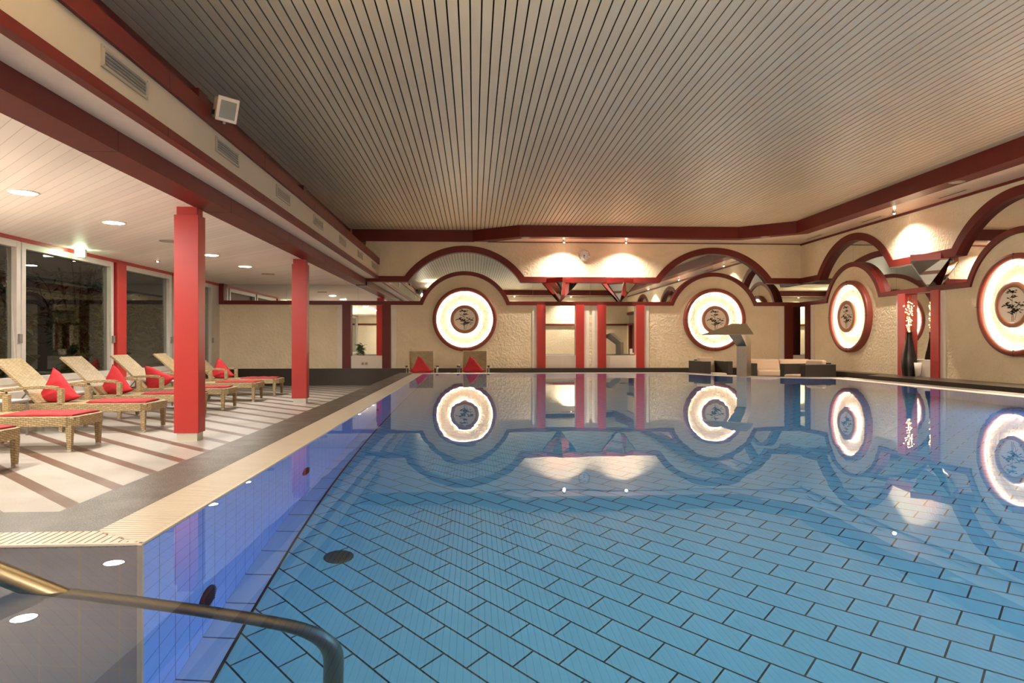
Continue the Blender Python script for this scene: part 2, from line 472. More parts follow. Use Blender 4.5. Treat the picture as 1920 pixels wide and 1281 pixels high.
# soffit around the hall
IN = [(-0.25, YB + .1), (1.24, 18.62), (7.36, 18.62), (8.52, 17.6), (8.55, YN)]
OUT = [(0.42, YB + .1), (1.36, 18.92), (7.50, 18.92), (8.87, 17.7), (8.90, YN)]
m = MB()
for i in range(4):
    P = [IN[i], IN[i + 1], OUT[i + 1], OUT[i]]
    m.hexa([(*q, ZS - .006) for q in P] + [(*q, ZC + .02) for q in P])
struct(m.build('trim_11_soffit_beam', REDM))
poly = [OUT[0], OUT[1], OUT[2], OUT[3], OUT[4], (XR + .3, YN), (XR + .3, YB + .1)]
struct(MB().prism(poly, lambda a, b, d: (a, b, d), ZS, ZS + .25).build('ceiling_soffit', plain('soffit_boards', (0.72, 0.60, 0.47), 0.4, var=0.05)))
struct(B('trim_12_back_ceiling_band', (-3.5, 0.0, YB - .06, YB + .1, 4.09, ZC), REDM))
struct(B('trim_13_right_cornice', (XR - .03, XR, YN, YB, ZS - .05, ZS), REDM))
struct(B('trim_14_back_cornice', (0.4, XR, YB - .02, YB, ZS - .022, ZS), REDM))

# ------------------------------------------------------------------ walls with arches
def arc(cx, cz, r, z, n=40, flip=False):
    h = math.sqrt(r * r - (z - cz) ** 2); a0 = math.atan2(z - cz, -h); a1 = math.atan2(z - cz, h)
    return [(cx + r * math.cos(a0 + (a1 - a0) * i / n), cz + r * math.sin(a0 + (a1 - a0) * i / n)) for i in range(n + 1)]
ZM = 1.87
def path(s0, s1, z, r, centres):
    P = [(s0, z)]
    for c in centres: P += arc(c, ZM, r, z)
    return P + [(s1, z)]
fy = lambda a, b, d: (a, d, b)     # back wall:  a = x
fx = lambda a, b, d: (d, a, b)     # right wall: a = y
def wall_set(side, fn, face, s0, s1, centres, s0u=None, sgn=1):
    """sgn: direction from the room into the wall"""
    s0u = s0 if s0u is None else s0u
    up_i = path(s0u, s1, 2.94, 1.93, centres); up_o = path(s0u, s1, 3.10, 2.11, centres)
    up_m = path(s0u, s1, 3.02, 2.02, centres)
    lo_o = path(s0, s1, 2.39, 1.38, centres); lo_i = path(s0, s1, 2.28, 1.265, centres); lo_m = path(s0, s1, 2.335, 1.32, centres)
    struct(MB().prism(up_m + [(s1, 4.42), (s0u, 4.42)], fn, face, face + .09 * sgn).build('wall_%s_upper' % side, CREAM))
    m = MB()
    for A, Bq in zip(up_i[:-1], up_i[1:]): pass
    def strip(P, Q, d0, d1):
        m = MB(); n = len(P)
        for i in range(n - 1):
            a, b, c, d = P[i], P[i + 1], Q[i + 1], Q[i]
            m.hexa([fn(*q, d0) for q in (a, b, c, d)] + [fn(*q, d1) for q in (a, b, c, d)])
        return m
    struct(strip(up_i, up_o, face - .03 * sgn, face + .092 * sgn).build('trim_%s_upper_arch_band' % side, REDM))
    struct(strip(lo_i, lo_o, face - .045 * sgn, face + .09 * sgn).build('trim_%s_lower_arch_band' % side, REDM))
    return lo_m
CB = [-0.26, 7.0]
CR = [0.85, 6.2, 11.5, 16.88]
lo_b = wall_set('back', fy, YB, XL, XR, CB, s0u=XB1)
lo_r = wall_set('right', fx, XR, YN, YB, CR)

def lower_wall(side, fn, face, segs, centres, sgn=1):
    for k, (a, b) in enumerate(segs):
        cs = [c for c in centres if a < c < b]
        P = path(a, b, 2.335, 1.32, cs)
        struct(MB().prism([(a, ZLG)] + P + [(b, ZLG)], fn, face, face + .09 * sgn).build('wall_%s_lower' % side, CREAM))
def vert(name, fn, face, a, b, mat, d0, d1, z0=ZLG, z1=2.30):
    return struct(MB().prism([(a, z0), (b, z0), (b, z1), (a, z1)], fn, face + d0, face + d1).build(name, mat))
lower_wall('back', fy, YB, [(XL, -3.86), (-2.20, 1.68), (3.33, 3.42), (5.08, 8.95)], CB)
for a, b in ((-3.86, -3.72), (-2.36, -2.20), (1.68, 1.81), (3.18, 3.33), (3.42, 3.57), (4.94, 5.08), (8.95, 9.11)):
    vert('trim_15_white_pilaster', fy, YB, a, b, WHITE, -.015, .09)
for a, b in ((-3.72, -3.48), (-2.60, -2.36), (1.81, 2.06), (2.94, 3.18), (3.57, 3.82), (4.70, 4.94), (9.11, 9.36)):
    vert('trim_16_red_pilaster', fy, YB, a, b, RED if 1.5 < a < 5 else REDM, -.05, .09)  # spotlit pilasters take the full red, the rest its shaded tone
for a, b in ((-3.48, -2.60), (2.06, 2.94), (3.82, 4.70), (9.36, XR + .1)):
    vert('trim_17_niche_sill', fy, YB, a, b, WHITE, -.02, .09, ZLG, 0.835)
rs = [(-3.0, -2.65)] if False else []
niche = [14.245, 8.88, 3.53, -1.85]
segs = []; prev = 18.80
for c in niche:
    segs.append((c + .79, prev)); prev = c - .83
segs.append((YN, max(YN + .01, prev)))
lower_wall('right', fx, XR, [q for q in segs if q[1] > q[0]], CR)
for c in niche:
    for a, b in ((c + .69, c + .79), (c - .83, c - .68)): vert('trim_18_white_pilaster', fx, XR, a, b, WHITE, -.015, .09)
    for a, b in ((c + .42, c + .69), (c - .68, c - .42)): vert('trim_19_red_pilaster', fx, XR, a, b, RED if c > 12 else REDM, -.05, .09)  # full red by the spotlit niche, shaded tone elsewhere
    vert('trim_20_niche_sill', fx, XR, c - .42, c + .42, WHITE, -.02, .09, ZLG, 0.835)
vert('trim_18_white_pilaster', fx, XR, 18.80, 19.0, WHITE, -.015, .09)
vert('trim_19_red_pilaster', fx, XR, 19.0, 19.27, REDM, -.05, .09)
vert('trim_20_niche_sill', fx, XR, 19.27, YB, WHITE, -.02, .09, ZLG, 0.835)
# outer shells, mirrors behind the arches and niches
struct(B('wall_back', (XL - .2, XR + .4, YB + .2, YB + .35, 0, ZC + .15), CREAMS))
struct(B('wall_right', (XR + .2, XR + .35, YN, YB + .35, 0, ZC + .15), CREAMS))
xs = [XL, -5.3, -3.3, -1.55, 0.3, 1.7, 3.38, 5.2, 7.0, 8.4, XR + .14]
for i, (a, b) in enumerate(zip(xs[:-1], xs[1:])):
    o = B('wall_mirror', (a + .002, b - .002, YB + .092, YB + .11, 0.5, 4.0), MIRROR)
    tag(o, ['mirror panel high on the back wall above the tall window side wall', 'mirror strip and door-height niche mirror left on the back wall', 'mirror panel above the back wall right of the red beam', 'mirror under the left half of the first back wall arch',
            'mirror under the right end of the first back wall arch', 'back wall mirror behind the first red framed niche and hanging pyramid', 'back wall mirror behind the second red framed niche and hanging pyramid',
            'mirror under the left half of the second back wall arch', 'mirror under the right half of the second back wall arch', 'mirror filling the red framed corner niche on the back wall'][i], 'mirror', 'mirrors set in the back wall')
ys = [YB + .14, 17.0, 15.2, 13.3, 11.5, 8.9, 6.2, 3.5, 0.85, YN]
rl = ['mirror on the right wall filling the corner niche and half an arch', 'right wall mirror under the near half of the arch next to the corner', 'right wall mirror behind the tall black vase', 'right wall mirror under the far half of the arch by the right frame edge',
      'right wall mirror beyond the right frame edge', 'right wall mirror nearer the camera than the frame shows', 'right wall mirror beside the camera', 'right wall mirror level with the camera', 'right wall mirror behind the camera']
for i, (b, a) in enumerate(zip(ys[:-1], ys[1:])):
    tag(B('wall_mirror', (XR + .092, XR + .11, a + .002, b - .002, 0.5, 4.0), MIRROR), rl[i], 'mirror', 'mirrors set in the right wall')
# frame post at the left end of the mirror strip
struct(B('trim_21_mirror_strip_post', (XL + .02, XL + .15, YB - .06, YB + .14, 2.28, ZLC), REDM))
# granite ledges
struct(B('trim_22_back_ledge', (XL, 9.2, YB - .15, YB + .14, 0, ZLG), GRANITED))
struct(MB().prism([(9.2, YB - .15), (9.2, 15.0), (8.75, 14.75), (8.75, YN), (XR + .14, YN), (XR + .14, YB - .15)], lambda a, b, d: (a, b, d), 0, ZLG).build('trim_23_right_ledge', GRANITED))
struct(B('trim_24_lounge_ledge', (XL, -6.55, 16.6, YB - .15, 0, ZLG), GRANITED))
# near wall
struct(B('wall_near', (XL - .1, XR + .4, YN - .15, YN, 0, ZC + .1), CREAM))
struct(B('trim_25_near_band', (-3.5, 8.6, YN, YN + .1, 4.08, ZC), REDM))
struct(B('trim_26_near_mid_band', (XL, XR, YN, YN + .06, 2.28, 2.39), REDM))

# ------------------------------------------------------------------ left window wall
struct(B('wall_left_sill', (XL - .12, XL, YN, YB, 0, 0.56), WHITE))
struct(B('trim_27_window_ledge', (XL, XL + .38, YN, 16.55, 0.0, 0.47), WHITE))
struct(B('trim_28_window_head', (XL - .12, XL + .03, YN, YB, 2.79, ZLC), RED))
panes = [(18.95, 16.75), (16.42, 14.33), (13.82, 11.27), (11.05, 8.55), (8.35, 5.9), (5.7, 3.2), (3.0, 0.4), (0.2, -2.9)]
for i, (b, a) in enumerate(panes):
    w = struct(empty('window_%d' % (i + 1), (XL, (a + b) / 2, 0)))
    m = MB(); c = (a + b) / 2
    for y0, y1 in ((a - .10, a), (b, b + .10)): m.box(-.10, .04, y0 - c, y1 - c, .56, 2.79)
    m.box(-.10, .04, a - c, b - c, .56, .66); m.box(-.10, .04, a - c, b - c, 2.69, 2.79)
    m.build('window_frame', ALU, w, 0.006)
    MB().box(.04, .075, b - c + .02, b - c + .09, 1.2, 1.34).build('window_handle', GREYT, w, .004)
    MB().box(-.05, -.042, a - c, b - c, .66, 2.69).build('window_pane', GLASS, w)
for y in (14.15, 5.8):
    tag(B('window_column', (XL - .1, XL + .09, y - .17, y + .17, 0, 2.80), RED, bevel=.006),
        'slim red column standing against the window frames, behind the wicker loungers' if y > 10 else 'slim red column against the windows nearer the camera', 'column')
struct(B('wall_left_end', (XL - .12, XL + .02, 19.1, YB + .1, .56, ZLC), ALU))

# ------------------------------------------------------------------ red lounge columns
def column(x, y, label, top=2.87):
    r = tag(empty('lounge_column', (x, y, 0)), label, 'column', 'red lounge columns')
    B('shaft', (-.145, .145, -.11, .11, .10, top - .11), RED, r, .003)
    B('capital', (-.12, .12, -.09, .09, top - .11, top), RED, r)
    B('plinth', (-.12, .125, -.09, .09, 0, .10), plain('plinth_steel', (.62, .58, .50), .3, .3), r)
    return r
column(-3.495, 8.62, 'large red square column standing nearest the camera on the striped floor')
column(-3.45, 13.82, 'red square column farther back, halfway to the dark granite bench')
column(-3.45, 3.4, 'red square column just outside the left edge of the view')

# ------------------------------------------------------------------ ring wall lamps (medallions)
def bamboo(seed):
    rnd = random.Random(seed); m = MB(); d = 0.0
    def stroke(x0, z0, x1, z1, w0, w1):
        dx, dz = x1 - x0, z1 - z0; l = math.hypot(dx, dz) or 1; nx, nz = -dz / l, dx / l
        m.face([(x0 - nx * w0, 0, z0 - nz * w0), (x0 + nx * w0, 0, z0 + nz * w0), (x1 + nx * w1, 0, z1 + nz * w1), (x1 - nx * w1, 0, z1 - nz * w1)])
    def leaf(x, z, a, l, w):
        ca, sa = math.cos(a), math.sin(a)
        m.face([(x, 0, z), (x + ca * l * .4 - sa * w, 0, z + sa * l * .4 + ca * w), (x + ca * l, 0, z + sa * l), (x + ca * l * .4 + sa * w, 0, z + sa * l * .4 - ca * w)])
    stroke(-.02, -.26, -.01, .22, .005, .003); stroke(.01, -.26, -.015, .05, .005, .003); stroke(.035, -.24, .10, -.02, .004, .002)
    for cx, cz, n, sp in ((-.01, .21, 13, .06), (-.03, .12, 10, .05), (-.13, .01, 12, .05), (-.02, -.03, 14, .06), (.14, .01, 11, .045), (.02, -.10, 12, .05), (-.07, -.12, 7, .03), (.10, -.10, 6, .03)):
        for _ in range(n):
            a = rnd.choice([0, PI]) + rnd.uniform(-.6, .5)
            leaf(cx + rnd.uniform(-sp, sp), cz + rnd.uniform(-.02, .02), a, rnd.uniform(.05, .11), rnd.uniform(.007, .012))
    return m
RINGW = plain('lit_ring_wood', (0.36, 0.15, 0.08), 0.4)  # paler than the outer ring: tube light put into the colour
RINGO = plain('outer_ring_wood', (0.22, 0.045, 0.025), 0.4)
def medallion(label, s, side, seed=1):
    # local frame: +y points out of the wall into the room is -y for the back wall
    if side == 'back': r = empty('ring_wall_lamp', (s, YB, ZM), 0)
    else: r = empty('ring_wall_lamp', (XR, s, ZM), -PI / 2)
    tag(r, label, 'wall lamp', 'glowing ring lamps with bamboo pictures')
    f = lambda a, b, h: (a, -h, b)
    MB().lathe([(.797, .0), (.797, .11), (.80, .135), (.83, .155), (.875, .155), (.905, .135), (.912, .11), (.912, .0)], f, 96).build('outer_ring', RINGO, r)
    for q in range(4):
        m = MB(); t = q * PI / 2; c, s2 = math.cos(t), math.sin(t)
        P = [(c * .798 - s2 * .003, s2 * .798 + c * .003), (c * .798 + s2 * .003, s2 * .798 - c * .003), (c * .91 + s2 * .003, s2 * .91 - c * .003), (c * .91 - s2 * .003, s2 * .91 + c * .003)]
        m.hexa([f(a, b, .10) for a, b in P] + [f(a, b, .157) for a, b in P])
        m.build('ring_joint', DARKM, r)
    MB().lathe([(.0, .006), (.797, .006)], f, 96, sm=False).build('stucco_disc', STUCCO, r)
    MB().lathe([(.30, .02), (.41, .02), (.41, .15), (.405, .165), (.345, .175), (.315, .165), (.31, .15), (.31, .02)], f, 72).build('inner_ring', RINGW, r)
    pd = MB().lathe([(.0, .150), (.312, .150)], f, 64, sm=False).build('picture_disc', plain('picture_paper', (.88, .77, .62), .7), r)
    b = bamboo(seed); b.v = [(x * 1.12, -.1515, z * 1.12) for x, y, z in b.v]; b.build('bamboo_print', INK, pd, fix=False)
    def torus(R0, h, rr): return MB().lathe([(R0 + rr * math.cos(t * PI / 3), h + rr * math.sin(t * PI / 3)) for t in range(6)], f, 40, closed=True)
    torus(.432, .045, .012).build('inner_light_tube', TUBE, r)
    torus(.782, .045, .008).build('outer_light_tube', TUBE, r)
    return r
medallion('round glowing ring lamp on the back wall above the two wicker armchairs', CB[0], 'back')
medallion('round glowing ring lamp on the back wall behind the steel water spout', CB[1], 'back')
medallion('glowing ring lamp on the right wall between corner sofa and black vase', CR[3], 'right')
medallion('largest glowing ring lamp, cut by the right edge of the view', CR[2], 'right')
medallion('glowing ring lamp on the right wall beyond the right edge of the view', CR[1], 'right')
medallion('glowing ring lamp on the right wall beside the camera', CR[0], 'right')

# ------------------------------------------------------------------ hanging mirrored pyramids
def pyramid(label, x, y, rz):
    r = tag(empty('mirror_pyramid', (x, y, 0), rz), label, 'wall ornament', 'mirrored pyramids hanging from the upper red band')
    A, Bq, C, T = (-.5, .10, 2.92), (.5, .10, 2.92), (.02, -.42, 2.92), (0.0, -.02, 2.36)
    MB().prism([(-.5, .1), (.5, .1), (.02, -.42)], lambda a, b, d: (a, b, d), 2.92, 3.055).build('cap', RED, r)
    m = MB(); m.face([A, T, C]); m.build('left_mirror_face', MIRROR, r, fix=False)
    m = MB(); m.face([C, T, Bq]); m.build('right_mirror_face', MIRROR, r, fix=False)
    MB().tube([A, T, Bq], .008, 6).build('edge_strip', DARKM, r)
    MB().tube([C, T], .008, 6).build('ridge_strip', CHROME, r)
pyramid('upside-down mirrored pyramid above the left red niche under the clock', 2.48, YB - .02, 0)
pyramid('upside-down mirrored pyramid above the right red niche on the back wall', 4.22, YB - .02, 0)
pyramid('upside-down mirrored pyramid on the right wall above the black vase', XR - .02, 13.92, -PI / 2)
pyramid('upside-down mirrored pyramid on the right wall outside the view', XR - .02, 8.6, -PI / 2)

# ------------------------------------------------------------------ clock
r = tag(empty('wall_clock', (3.18, YB - .01, 3.72)), 'small round white clock on the back wall between two arches', 'clock')
f = lambda a, b, h: (a, -h, b)
MB().lathe([(.135, .0), (.135, .055), (.15, .06), (.168, .05), (.168, 0)], f, 48).build('rim', CHROME, r)
face = MB().lathe([(0, .04), (.136, .04)], f, 48, sm=False).build('dial', plain('dial_white', (.8, .77, .7), .5), r)
for q in range(12):
    m = MB(); t = q * PI / 6; c, s = math.sin(t), math.cos(t); w = .004
    P = [(c * .098 - s * w, s * .098 + c * w), (c * .098 + s * w, s * .098 - c * w), (c * .118 + s * w, s * .118 - c * w), (c * .118 - s * w, s * .118 + c * w)]
    m.hexa([f(a, b, .041) for a, b in P] + [f(a, b, .043) for a, b in P])
    m.build('hour_mark', INK, face)
MB().tube([f(0, 0, .048), f(-.028, -.075, .048)], .0045, 6).build('hour_hand', INK, r)
MB().tube([f(0, 0, .051), f(.004, -.105, .051)], .0035, 6).build('minute_hand', INK, r)
MB().lathe([(0, .056), (.016, .056), (.016, .04)], f, 16).build('hub', INK, r)

# ------------------------------------------------------------------ wicker loungers with pillows and towels
def pillow_mesh(w, h, t, seed, tip=1.25, sag=0.0):
    rnd = random.Random(seed); n = 14; m = MB(); grid = {}
    ph = [rnd.uniform(0, 6) for _ in range(4)]
    for side in (1, -1):
        for i in range(n + 1):
            for j in range(n + 1):
                u, v = 2 * i / n - 1, 2 * j / n - 1
                pin = 1 - .10 * (1 - u * u) * abs(v) ** 3 - .0
                pin2 = 1 - .10 * (1 - v * v) * abs(u) ** 3
                e = max(0, (1 - u * u) * (1 - v * v)) ** .42
                d = side * t * e * (1 + .10 * math.sin(5 * u + ph[0]) * math.cos(4 * v + ph[1]) + .06 * math.sin(9 * v + 7 * u + ph[2]))
                grid[(side, i, j)] = (u * w * pin2, d, v * h * pin)
    c, s = math.cos(PI / 4), math.sin(PI / 4)
    for side in (1, -1):
        for i in range(n):
            for j in range(n):
                q = [grid[(side, a, b)] for a, b in ((i, j), (i + 1, j), (i + 1, j + 1), (i, j + 1))]
                q = [(x * c - z * s, y, x * s + z * c) for x, y, z in q]
                if tip: q = [(x - .32 * max(z, 0), y, z) for x, y, z in q]
                if tip: q = [(x * (1.0 + .10 * (z < 0)), y * (1.15 if z < 0 else 1), max((z * tip if z > 0 else z * .8) - .42 * abs(x), -.155 + .05 * x * x / (w * w))) for x, y, z in q]
                m.face(q if side > 0 else q[::-1], sm=True)
    return m
def towel_mesh(L, Wd, seed):
    rnd = random.Random(seed); nx, ny = 26, 12; m = MB(); P = {}
    p1, p2 = rnd.uniform(0, 6), rnd.uniform(0, 6); sk = rnd.uniform(-.05, .05)
    for i in range(nx + 1):
        for j in range(ny + 1):
            u, v = i / nx, j / ny
            z = .026 + .006 * math.sin(9 * u + p1) * math.sin(6 * v + p2) + .004 * math.sin(23 * u + 5 * v + p1)
            e = min(u, 1 - u, v, 1 - v) * 26
            z *= min(1, .55 + e)
            P[i, j] = (-u * L + sk * v, (v - .5) * Wd * (1 + .03 * math.sin(4 * u + p1)), z)
    for i in range(nx):
        for j in range(ny): m.face([P[i, j], P[i, j + 1], P[i + 1, j + 1], P[i + 1, j]], sm=True)
    edge = [(i, 0) for i in range(nx)] + [(nx, j) for j in range(ny)] + [(i, ny) for i in range(nx, 0, -1)] + [(0, j) for j in range(ny, 0, -1)]
    for a, b in zip(edge, edge[1:] + edge[:1]):
        A, Bq = P[a], P[b]; m.face([A, Bq, (Bq[0], Bq[1], 0), (A[0], A[1], 0)])
    m.face([(P[a][0], P[a][1], 0) for a in edge])
    return m
SEAT = .385
def make_lounger():
    r = empty('wicker_sun_lounger')
    hw = .34
    # seat plane
    B('seat', (-1.47, -.03, -hw + .03, hw - .03, SEAT - .03, SEAT), WICK, r, .008)
    m = MB()
    for y0, y1 in ((-hw, -hw + .06), (hw - .06, hw)): m.box(-1.92, -.09, y0, y1, SEAT - .105, SEAT + .004)
    # foot end with clipped corners
    m.hexa([(-.10, -hw, SEAT - .105), (0, -hw + .10, SEAT - .105), (-.06, -hw + .12, SEAT - .105), (-.12, -hw + .06, SEAT - .105), (-.10, -hw, SEAT + .004), (0, -hw + .10, SEAT + .004), (-.06, -hw + .12, SEAT + .004), (-.12, -hw + .06, SEAT + .004)])
    m.hexa([(-.10, hw, SEAT - .105), (-.12, hw - .06, SEAT - .105), (-.06, hw - .12, SEAT - .105), (0, hw - .10, SEAT - .105), (-.10, hw, SEAT + .004), (-.12, hw - .06, SEAT + .004), (-.06, hw - .12, SEAT + .004), (0, hw - .10, SEAT + .004)])
    m.box(-.06, 0, -hw + .095, hw - .095, SEAT - .105, SEAT + .004)
    m.box(-1.92, -1.86, -hw + .05, hw - .05, SEAT - .105, SEAT + .004)
    m.build('apron', WICK, r, .008)
    for x, s in ((-.08, -1), (-.08, 1), (-1.15, -1), (-1.15, 1), (-1.86, -1), (-1.86, 1)):
        y = s * (hw - .05); a, b = .034, .022
        lg = MB().hexa([(x - b, y - b, .0), (x + b, y - b, .0), (x + b, y + b, .0), (x - b, y + b, .0), (x - a, y - a, SEAT - .09), (x + a, y - a, SEAT - .09), (x + a, y + a, SEAT - .09), (x - a, y + a, SEAT - .09)]).build('leg', WICK, r, .006)
        B('metal_foot', (x - b - .001, x + b + .001, y - b - .001, y + b + .001, 0, .03), CHROME, lg)
    for s in (-1, 1):
        y = s * (hw - .02)
        arm = MB(); w = .035
        pts = [(-1.13, SEAT), (-1.13, .60)]
        arm.box(-1.168, -1.102, y - w + .003, y + w - .003, SEAT, .59)
        prev = None; sec = []
        for q in range(13):
            t = q / 12; sec.append((-1.172 - t * .728, .635 - .055 * t * t - .02 * abs(1 - 2 * t) ** 4 * (t < .5)))
        for (xa, za), (xb, zb2) in zip(sec[:-1], sec[1:]):
            arm.hexa([(xb, y - w, zb2 - .042), (xa, y - w, za - .042), (xa, y + w, za - .042), (xb, y + w, zb2 - .042), (xb, y - w, zb2), (xa, y - w, za), (xa, y + w, za), (xb, y + w, zb2)])
        arm.box(-1.90, -1.84, y - w, y + w, SEAT, .57)
        arm.build('armrest', WICK, r, .004)
    # backrest
    bk = MB(); hx, hz, tx, tz = -1.45, SEAT + .01, -2.03, .985
    d = Vector((tx - hx, tz - hz)).normalized(); nrm = (d.y, -d.x)
    t = .035; w = hw - .05; N = 8; 
    for q in range(N):
        a, b = q / N, (q + 1) / N
        bow = lambda u: .02 * math.sin(PI * u)
        P = []
        for u, k in ((a, 0), (b, 0), (b, 1), (a, 1)):
            x = hx + (tx - hx) * u + nrm[0] * (bow(u) - t * k); z = hz + (tz - hz) * u + nrm[1] * (bow(u) - t * k)
            P.append((x, z))
        bk.hexa([(P[i][0], -w, P[i][1]) for i in range(4)] + [(P[i][0], w, P[i][1]) for i in range(4)])
    bk.build('backrest', WICK, r, .004)
    MB().tube([(-1.62, -w + .08, .56), (-1.78, -w + .08, SEAT - .03), (-1.78, w - .08, SEAT - .03), (-1.62, w - .08, .56)], .011, 8).build('prop_bar', GREYT, r)
    return r
proto = make_lounger()
LY = [(6.29, 'wicker sun lounger nearest the camera, only its foot end in view', 0), (7.77, 'second wicker sun lounger from the front, folded red towel on its foot end', 0),
      (9.45, 'third wicker sun lounger from the front, left of the large red column', 1), (10.96, 'fourth wicker sun lounger from the front, its foot end hidden by the large red column', 1),
      (12.43, 'wicker sun lounger whose foot end shows just right of the large red column', 1), (14.17, 'second farthest wicker sun lounger by the window', 0), (15.70, 'farthest wicker sun lounger, nearest the dark granite bench', 1)]
tl = ['folded red towel on the nearest wicker lounger', 'folded red towel on the second lounger from the front', 'folded red towel on the third lounger, left of the large column', 'folded red towel on the fourth lounger, cut off by the large column',
      'folded red towel on the lounger just right of the large column', 'folded red towel on the second farthest lounger', 'folded red towel on the farthest lounger']
pl = {2: 'pointed red pillow on the third lounger from the front', 3: 'pointed red pillow on the fourth lounger, left of the large column', 4: 'leaning red pillow close to the left side of the large column', 6: 'red pillow on the farthest lounger, right of the large column'}
for i, (y, lab, pp) in enumerate(LY):
    o = proto if i == 0 else copy_tree(proto)
    yc = y + .29; xe = -4.36 + [0, .0, 0, 0, -.02, -.05, -.06][i]
    o.location = (xe, yc, 0); o.rotation_euler = (0, 0, [0, .01, 0, .01, -.01, .03, 0][i])
    tag(o, lab, 'sun lounger', 'wicker sun loungers along the windows')
    tw = towel_mesh(.78 if i else .72, .52, 20 + i).build('folded_towel', TOWEL); tw.location = (xe - .06, yc - .01, SEAT + .006)
    tag(tw, tl[i], 'towel', 'red towels on the loungers')
    if i in pl:
        p = pillow_mesh(.205, .205, .09, 40 + i, 1.25).build('pillow', PILLOW)
        p.location = (xe - 1.34, yc + .0, SEAT + .155); p.rotation_euler = (-.10, 0.0 + (-.45 if i == 4 else 0), [0, 0, .15, -.1, .35, 0, .3][i])
        tag(p, pl[i], 'pillow', 'red pillows on the loungers')

# side tables between loungers
def side_table(x, y, lab):
    r = tag(empty('side_table', (x, y, 0)), lab, 'side table', 'grey metal side tables between the loungers')
    B('table_top', (-.24, .24, -.22, .22, .455, .475), plain('table_top', (.55, .54, .52), .35), r, .004)
    m = MB().box(-.24, .24, -.22, -.20, .43, .455).box(-.24, .24, .20, .22, .43, .455).box(-.24, -.22, -.2, .2, .43, .455).box(.22, .24, -.2, .2, .43, .455); m.build('frame', GREYT, r)
    for sx in (-1, 1):
        for sy in (-1, 1): B('leg', (sx * .23 - .012, sx * .23 + .012, sy * .21 - .012, sy * .21 + .012, 0, .44), GREYT, r)
side_table(-6.02, 8.99, 'grey metal side table in front of the third lounger at the left edge')
side_table(-6.02, 10.49, 'grey metal side table between the third and fourth loungers')
side_table(-5.95, 13.52, 'grey metal side table showing left of the large red column')

# ------------------------------------------------------------------ wicker armchairs at the far end
def wicker_chair(x, y, lab, rz):
    r = tag(empty('wicker_armchair', (x, y, 0), rz), lab, 'armchair', 'wicker armchairs on the far poolside')
    m = MB(); w = .31; N = 8
    for q in range(N):
        a, b = q / N, (q + 1) / N; P = []
        for u, k in ((a, 0), (b, 0), (b, 1), (a, 1)): P.append((.22 + .28 * u + .05 * math.sin(PI * u) + .03 * k, .38 + .60 * u))
        m.hexa([(-w, p[0], p[1]) for p in P] + [(w, p[0], p[1]) for p in P])
    m.build('backrest', WICK, r, .004)
    MB().tube([(-w, .24, .38), (-w - .005, .36, .68), (-w, .51, .985), (w, .51, .985), (w + .005, .36, .68), (w, .24, .38)], .013, 8).build('back_frame', plain('pale_cane', (.66, .50, .28), .5), r)
    B('seat', (-w, w, -.36, .26, .36, .40), WICK, r, .01)
    for s in (-1, 1):
        MB().box(s * .38 - .03, s * .38 + .03, -.30, .24, .60, .63).build('armrest', BLACK, r, .008)
        MB().tube([(s * .38, -.30, .02), (s * .38, -.30, .60)], .012, 8).build('front_post', CHROME, r)
        MB().tube([(s * .38, .24, .02), (s * .38, .24, .60)], .012, 8).build('rear_post', CHROME, r)
    for s in (-1, 1): MB().tube([(s * .38, -.30, .34), (s * .3, -.30, .36), (s * .3, .24, .36), (s * .38, .24, .34)], .011, 8).build('side_rail', CHROME, r)
    return r
wicker_chair(-1.31, 17.3, 'wicker armchair on the far poolside left of the first ring lamp', .10)
wicker_chair(.0, 17.45, 'wicker armchair on the far poolside below the first ring lamp', -.06)
for x, y, sd, lab in ((-1.30, 17.14, 71, 'dark red pillow in the left wicker armchair'), (-.01, 17.29, 72, 'bright red pillow in the right wicker armchair')):
    p = pillow_mesh(.22, .22, .075, sd, 1.15).build('pillow', PILLOW); p.location = (x, y, .575); p.rotation_euler = (-.35, 0, 0); p.scale = (1.0, 1, 1)
    tag(p, lab, 'pillow', 'red pillows in the wicker armchairs')

# ------------------------------------------------------------------ rattan corner seating
def rattan_seat(x, y, rz, width, n, lab, name, cat, high=.74):
    r = tag(empty(name, (x, y, 0), rz), lab, cat)
    h = width / 2
    for s in (-1, 1): B('armrest', (s * h - (.0 if s < 0 else .14), s * h + (.14 if s < 0 else 0), -.40, .42, .04, high - .03), RATTAN_D, r, .008)
    B('back', (-h + .14, h - .14, .30, .42, .04, high), RATTAN_D, r, .008)
    B('base', (-h + .14, h - .14, -.40, .30, .08, .34), RATTAN_D, r, .006)
    cw = (width - .28) / n
    for k in range(n):
        x0 = -h + .14 + k * cw
        B('seat_cushion', (x0 + .004, x0 + cw - .004, -.42, .20, .35, .50), BEIGE, r, .04)
        m = MB().hexa([(x0 + .006, .10, .49), (x0 + cw - .006, .10, .49), (x0 + cw - .006, .28, .49), (x0 + .006, .28, .49), (x0 + .006, .18, high + .06), (x0 + cw - .006, .18, high + .06), (x0 + cw - .006, .31, high + .06), (x0 + .006, .31, high + .06)])
        m.build('back_cushion', BEIGE, r, .04)
    return r
rattan_seat(5.62, 15.95, .17, .70, 1, 'dark rattan armchair with beige cushions left of the water spout', 'rattan_armchair', 'armchair', .80)
rattan_seat(8.02, 17.35, 0.0, 1.95, 2, 'dark rattan two-seat sofa with beige cushions against the back corner', 'rattan_sofa', 'sofa', .71)
rattan_seat(7.38, 14.75, -1.32, .80, 1, 'dark rattan armchair right of the water spout, its arm turned to the pool', 'rattan_armchair', 'armchair', .76)

